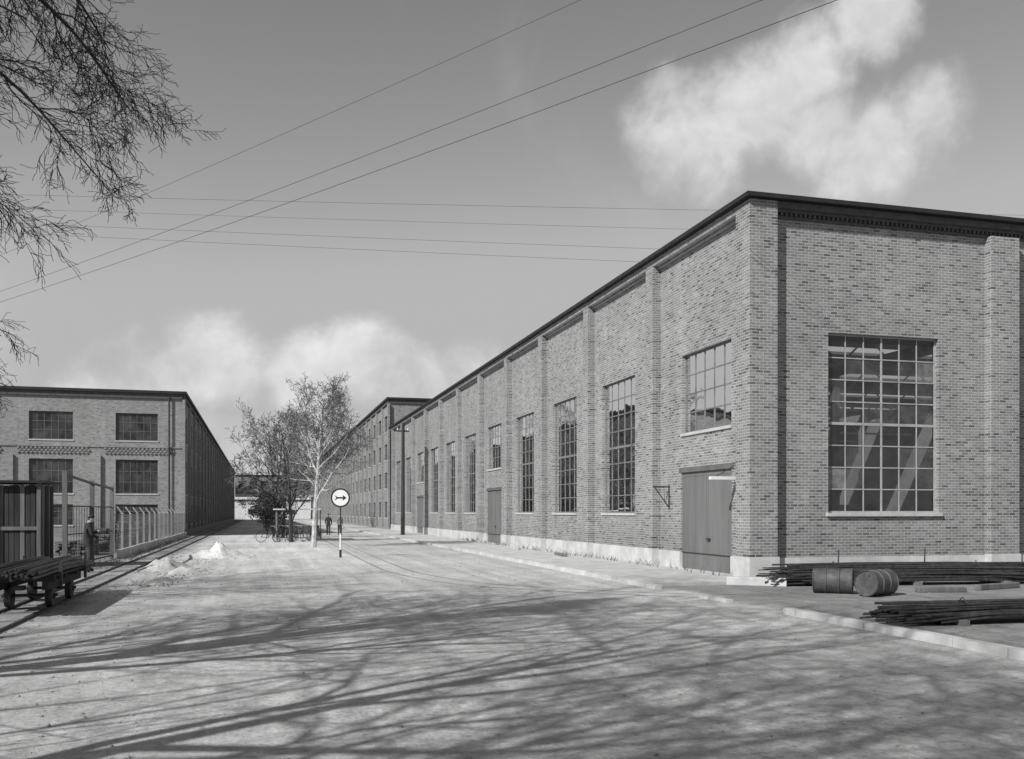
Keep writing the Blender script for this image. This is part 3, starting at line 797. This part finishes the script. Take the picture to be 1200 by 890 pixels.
# ------------------------------------------------------------------ people
def person(name,loc,rotz,over={},top='jacket',legs='trousers',cap=True,scale=1.0):
    J={'pelvis':((0,0,.95),.145),'waist':((0,0,1.10),.135),'chest':((0,.01,1.30),.155),'nb':((0,0,1.46),.08),'neck':((0,.01,1.52),.06),
       'head':((0,.03,1.60),.088),'top':((0,.02,1.66),.094),'crown':((0,.02,1.72),.075),'nose':((0,.125,1.615),.012),
       'shL':((-.18,0,1.41),.075),'elL':((-.235,-.02,1.14),.055),'wrL':((-.245,.06,.90),.038),'paL':((-.245,.09,.83),.036),
       'shR':((.18,0,1.41),.075),'elR':((.235,-.02,1.14),.055),'wrR':((.245,.06,.90),.038),'paR':((.245,.09,.83),.036),
       'hiL':((-.09,0,.88),.105),'knL':((-.11,.02,.50),.078),'anL':((-.12,-.01,.10),.058),'toL':((-.14,.14,.05),.048),
       'hiR':((.09,0,.88),.105),'knR':((.11,.02,.50),.078),'anR':((.12,-.01,.10),.058),'toR':((.14,.14,.05),.048)}
    for k,v in over.items(): J[k]=(v,J[k][1])
    J['crown']=(tuple(Vector(J['top'][0])+Vector((0,0,.055))),.075)
    E=[('pelvis','waist'),('waist','chest'),('chest','nb'),('nb','neck'),('neck','head'),('head','top'),('top','crown'),('head','nose'),
       ('chest','shL'),('shL','elL'),('elL','wrL'),('wrL','paL'),('chest','shR'),('shR','elR'),('elR','wrR'),('wrR','paR'),
       ('pelvis','hiL'),('hiL','knL'),('knL','anL'),('anL','toL'),('pelvis','hiR'),('hiR','knR'),('knR','anR'),('anR','toR')]
    for S,sg_ in (('L',-1),('R',1)):
        w=Vector(J['wr'+S][0]); p=Vector(J['pa'+S][0]); d=(p-w).normalized(); side=Vector((0,1,0)) if abs(d.y)<.8 else Vector((1,0,0)); side=(side-d*side.dot(d)).normalized(); cu=d.cross(side)*sg_*-1
        for i,l in enumerate((.07,.078,.072,.058)):
            b_=p+side*(.027-.018*i)+d*.02; m1=b_+d*l*.5; m2=m1+(d*.6-cu*.6)*l*.5
            for nm,q,rr in (('f%d%s1'%(i,S),m1,.0095),('f%d%s2'%(i,S),m2,.008)): J[nm]=(tuple(q),rr)
            E+= [('pa'+S,'f%d%s1'%(i,S)),('f%d%s1'%(i,S),'f%d%s2'%(i,S))]
        t1=w.lerp(p,.5)+side*.045+d*.01; J['t'+S]=(tuple(t1+d*.04),.01); E.append(('pa'+S,'t'+S))
    names=list(J); me=bpy.data.meshes.new(name); me.from_pydata([J[n][0] for n in names],[(names.index(a),names.index(b)) for a,b in E],[])
    o=bpy.data.objects.new(name,me); COL.objects.link(o)
    o.modifiers.new('skin','SKIN')
    sv=me.skin_vertices[0].data if me.skin_vertices else None
    if sv is None:
        bpy.context.view_layer.objects.active=o; o.select_set(True); bpy.ops.mesh.customdata_skin_add(); sv=me.skin_vertices[0].data
    for i,n in enumerate(names):
        r=J[n][1]; sv[i].radius=(r,r); sv[i].use_root=(n=='pelvis')
    s_=o.modifiers.new('sub','SUBSURF'); s_.levels=2; s_.render_levels=2
    dg=bpy.context.evaluated_depsgraph_get(); ev=o.evaluated_get(dg); nm=bpy.data.meshes.new_from_object(ev)
    o.modifiers.clear(); o.data=nm; nm.materials.clear()
    for k in (top,legs,'skin','shoe','jacket'): nm.materials.append(M[k])
    Jv={n:Vector(J[n][0]) for n in names}; neck=Jv['neck']; tp=Jv['top']
    def segd(c,a,b):
        ab=b-a; t=max(0,min(1,(c-a).dot(ab)/ab.length_squared)); return (c-a-ab*t).length
    for p in nm.polygons:
        c=p.center; p.use_smooth=True
        leg=min(segd(c,Jv['hi'+S],Jv['kn'+S]) for S in 'LR'); arm=min(segd(c,Jv['wr'+S],Jv['pa'+S]) for S in 'LR')
        hand=arm<.05 or min(min((c-Jv['f%d%s%d'%(i,S,q)]).length for i in range(4) for q in (1,2)) for S in 'LR')<.035
        fa=min(segd(c,Jv['el'+S],Jv['wr'+S]) for S in 'LR')
        if (c-tp).length<.17 and c.z>neck.z+.02: p.material_index=4 if (c.z>tp.z+.03 or (c.y<tp.y-.03 and c.z>tp.z-.04)) else 2
        elif (c-neck).length<.05: p.material_index=2
        elif hand and leg>.08 and min((c-Jv['el'+S]).length for S in 'LR')>.22: p.material_index=2
        elif c.z<.11: p.material_index=3
        elif c.z<.93: p.material_index=0 if (fa<.06 and leg>.1) else 1
        else: p.material_index=0
    o.location=loc; o.rotation_euler=(0,0,rotz); o.scale=(scale,)*3
    mb=MB(); t=tp
    n=16
    rows=[(1.04,.155,.125),(.93,.175,.14),(.82,.185,.15)]
    i0=len(mb.v)
    for (z,rx,ry) in rows:
        for j in range(n):
            a=2*math.pi*j/n; mb.v.append((math.cos(a)*rx,math.sin(a)*ry,z+.01*math.sin(3*a)))
    for a in range(2):
        for j in range(n):
            j2=(j+1)%n; mb.f.append((i0+a*n+j,i0+a*n+j2,i0+(a+1)*n+j2,i0+(a+1)*n+j)); mb.mi.append(mb.mat(top))
    if cap:
        mb.tube([t+Vector((0,0,.03)),t+Vector((0,0,.06)),t+Vector((0,-.005,.095)),t+Vector((0,-.01,.105))],[.088,.108,.085,.03],'jacket',16)
        q=t+Vector((0,0,.03)); mb.quad(q+Vector((-.07,.05,.01)),q+Vector((.07,.05,.01)),q+Vector((.045,.135,-.008)),q+Vector((-.045,.135,-.008)),'jacket')
    for sx in (-1,1):
        mb.tube([t+Vector((sx*.066,-.005,.0)),t+Vector((sx*.076,-.01,-.045))],[.016,.011],'skin',6)
        mb.tube([t+Vector((sx*.030,.062,-.01)),t+Vector((sx*.030,.078,-.01))],[.010,.007],'black',6)
    mb.tube([t+Vector((-.022,.070,-.075)),t+Vector((.022,.070,-.075))],.005,'black',4)
    mb.ob('cap_and_jacket_hem',o,smooth=True)
    return o
person('standing_man',(-5.2,31.6,0),rad(-70),{'elL':(-.24,.12,1.17),'wrL':(-.16,.34,1.26),'paL':(-.14,.40,1.28),'elR':(.26,.06,1.15),'wrR':(.20,.28,1.05),'paR':(.18,.35,1.03),
   'knL':(-.13,.06,.5),'anL':(-.16,.06,.1),'toL':(-.18,.20,.05),'knR':(.13,.03,.5),'anR':(.17,-.10,.1),'toR':(.20,.04,.05),'head':(0,.08,1.58),'top':(0,.085,1.64),'neck':(0,.04,1.51),'nose':(0,.185,1.595)},scale=1.03)
person('walking_man',(5.4,77,0),rad(170),{'knL':(-.10,.14,.52),'anL':(-.11,.16,.1),'toL':(-.12,.30,.07),'knR':(.10,-.02,.5),'anR':(.11,-.20,.12),'toR':(.12,-.08,.045),'elL':(-.24,-.1,1.15),'wrL':(-.25,-.12,.92),'paL':(-.25,-.12,.85)})
person('standing_man',(6.4,78,0),rad(200),{},top='shirt')

# ------------------------------------------------------------------ light and sky
el=rad(38); hx,hy=.85,.527
d=Vector((hx*math.cos(el),hy*math.cos(el),-math.sin(el))).normalized()
sun=bpy.data.lights.new('sun','SUN'); sun.energy=5.0; sun.angle=rad(.5); sun.color=(1,.995,.985)
so=bpy.data.objects.new('sun',sun); so.rotation_mode='QUATERNION'; so.rotation_quaternion=Vector((0,0,-1)).rotation_difference(d); COL.objects.link(so)
wd=bpy.data.worlds.new('World'); scene.world=wd; wd.use_nodes=True; nt=wd.node_tree
for n in list(nt.nodes): nt.nodes.remove(n)
out=nt.nodes.new('ShaderNodeOutputWorld'); bg=nt.nodes.new('ShaderNodeBackground'); nt.links.new(bg.outputs[0],out.inputs[0])
sk=nt.nodes.new('ShaderNodeTexSky'); sk.sky_type='NISHITA'; sk.sun_disc=False; sk.sun_elevation=el; sk.sun_rotation=math.atan2(-hx,-hy)
bw=nt.nodes.new('ShaderNodeRGBToBW'); nt.links.new(sk.outputs[0],bw.inputs[0])
tc=nt.nodes.new('ShaderNodeTexCoord').outputs['Generated']
nv=nt.nodes.new('ShaderNodeVectorMath'); nv.operation='NORMALIZE'; nt.links.new(tc,nv.inputs[0]); dirv=nv.outputs[0]
sp=nt.nodes.new('ShaderNodeSeparateXYZ'); nt.links.new(dirv,sp.inputs[0])
yaw=rad(15.2)
def blob(az,elv,r):
    c=Vector((math.sin(rad(az))*math.cos(rad(elv)),math.cos(rad(az))*math.cos(rad(elv)),math.sin(rad(elv))))
    n=nt.nodes.new('ShaderNodeVectorMath'); n.operation='DISTANCE'; nt.links.new(dirv,n.inputs[0]); n.inputs[1].default_value=c
    return maprange(nt,n.outputs['Value'],0,r*1.7,1,0)
blobs=[(26.3,21.3,.064),(29.6,22.8,.054),(32.9,24.2,.056),(36.8,20.2,.060),(33.8,21.4,.050),(39.3,21.5,.042),(36.5,26.2,.045),
       (-6,7.0,.05),(-2.5,8.5,.055),(2.5,7.8,.048),(6.3,8.8,.048),(9.5,7.6,.042),(13.0,8.6,.042),(17,7.5,.030),(-9,5.5,.045)]
m=None
for b_ in blobs:
    v=blob(*b_); m=v if m is None else math_(nt,'SMOOTH_MAX',m,v,.12)
cn=noise(nt,dirv,9,7,.58,.25); cs=noise(nt,dirv,14,4,.6,.2); cn2=noise(nt,dirv,2.6,4,.6,.6)
fld=math_(nt,'ADD',m,math_(nt,'MULTIPLY',math_(nt,'SUBTRACT',cn,.5),1.1))
fld=math_(nt,'ADD',fld,math_(nt,'MULTIPLY',math_(nt,'SUBTRACT',cs,.5),.3))
mask=maprange(nt,fld,.31,.76,0,.95,True)
lowb=math_(nt,'ADD',sp.outputs[2],math_(nt,'MULTIPLY',math_(nt,'SUBTRACT',cn,.5),.10))
hz=maprange(nt,lowb,.03,.13,.72,0,True)
wisp=maprange(nt,cn2,.50,.75,0,.16,True)
mask=math_(nt,'MAXIMUM',math_(nt,'MAXIMUM',mask,hz),wisp)
shade=maprange(nt,cs,.3,.7,5.4,8.4)
gain=maprange(nt,sp.outputs[2],.08,.48,1.7,1.28)
skyv=math_(nt,'MULTIPLY',bw.outputs[0],gain)
skyv=math_(nt,'SMOOTH_MIN',skyv,4.7,.8)
mix=math_(nt,'ADD',math_(nt,'MULTIPLY',skyv,math_(nt,'SUBTRACT',1.0,mask)),math_(nt,'MULTIPLY',shade,mask))
nt.links.new(grey(nt,mix),bg.inputs[0]); bg.inputs[1].default_value=.10

# ------------------------------------------------------------------ camera
cam=bpy.data.cameras.new('camera'); co=bpy.data.objects.new('camera',cam); COL.objects.link(co)
co.location=(0,0,1.9); co.rotation_euler=(rad(90),0,-yaw); cam.sensor_width=36; cam.lens=32.64; cam.shift_y=.1295; cam.clip_end=6000
scene.camera=co
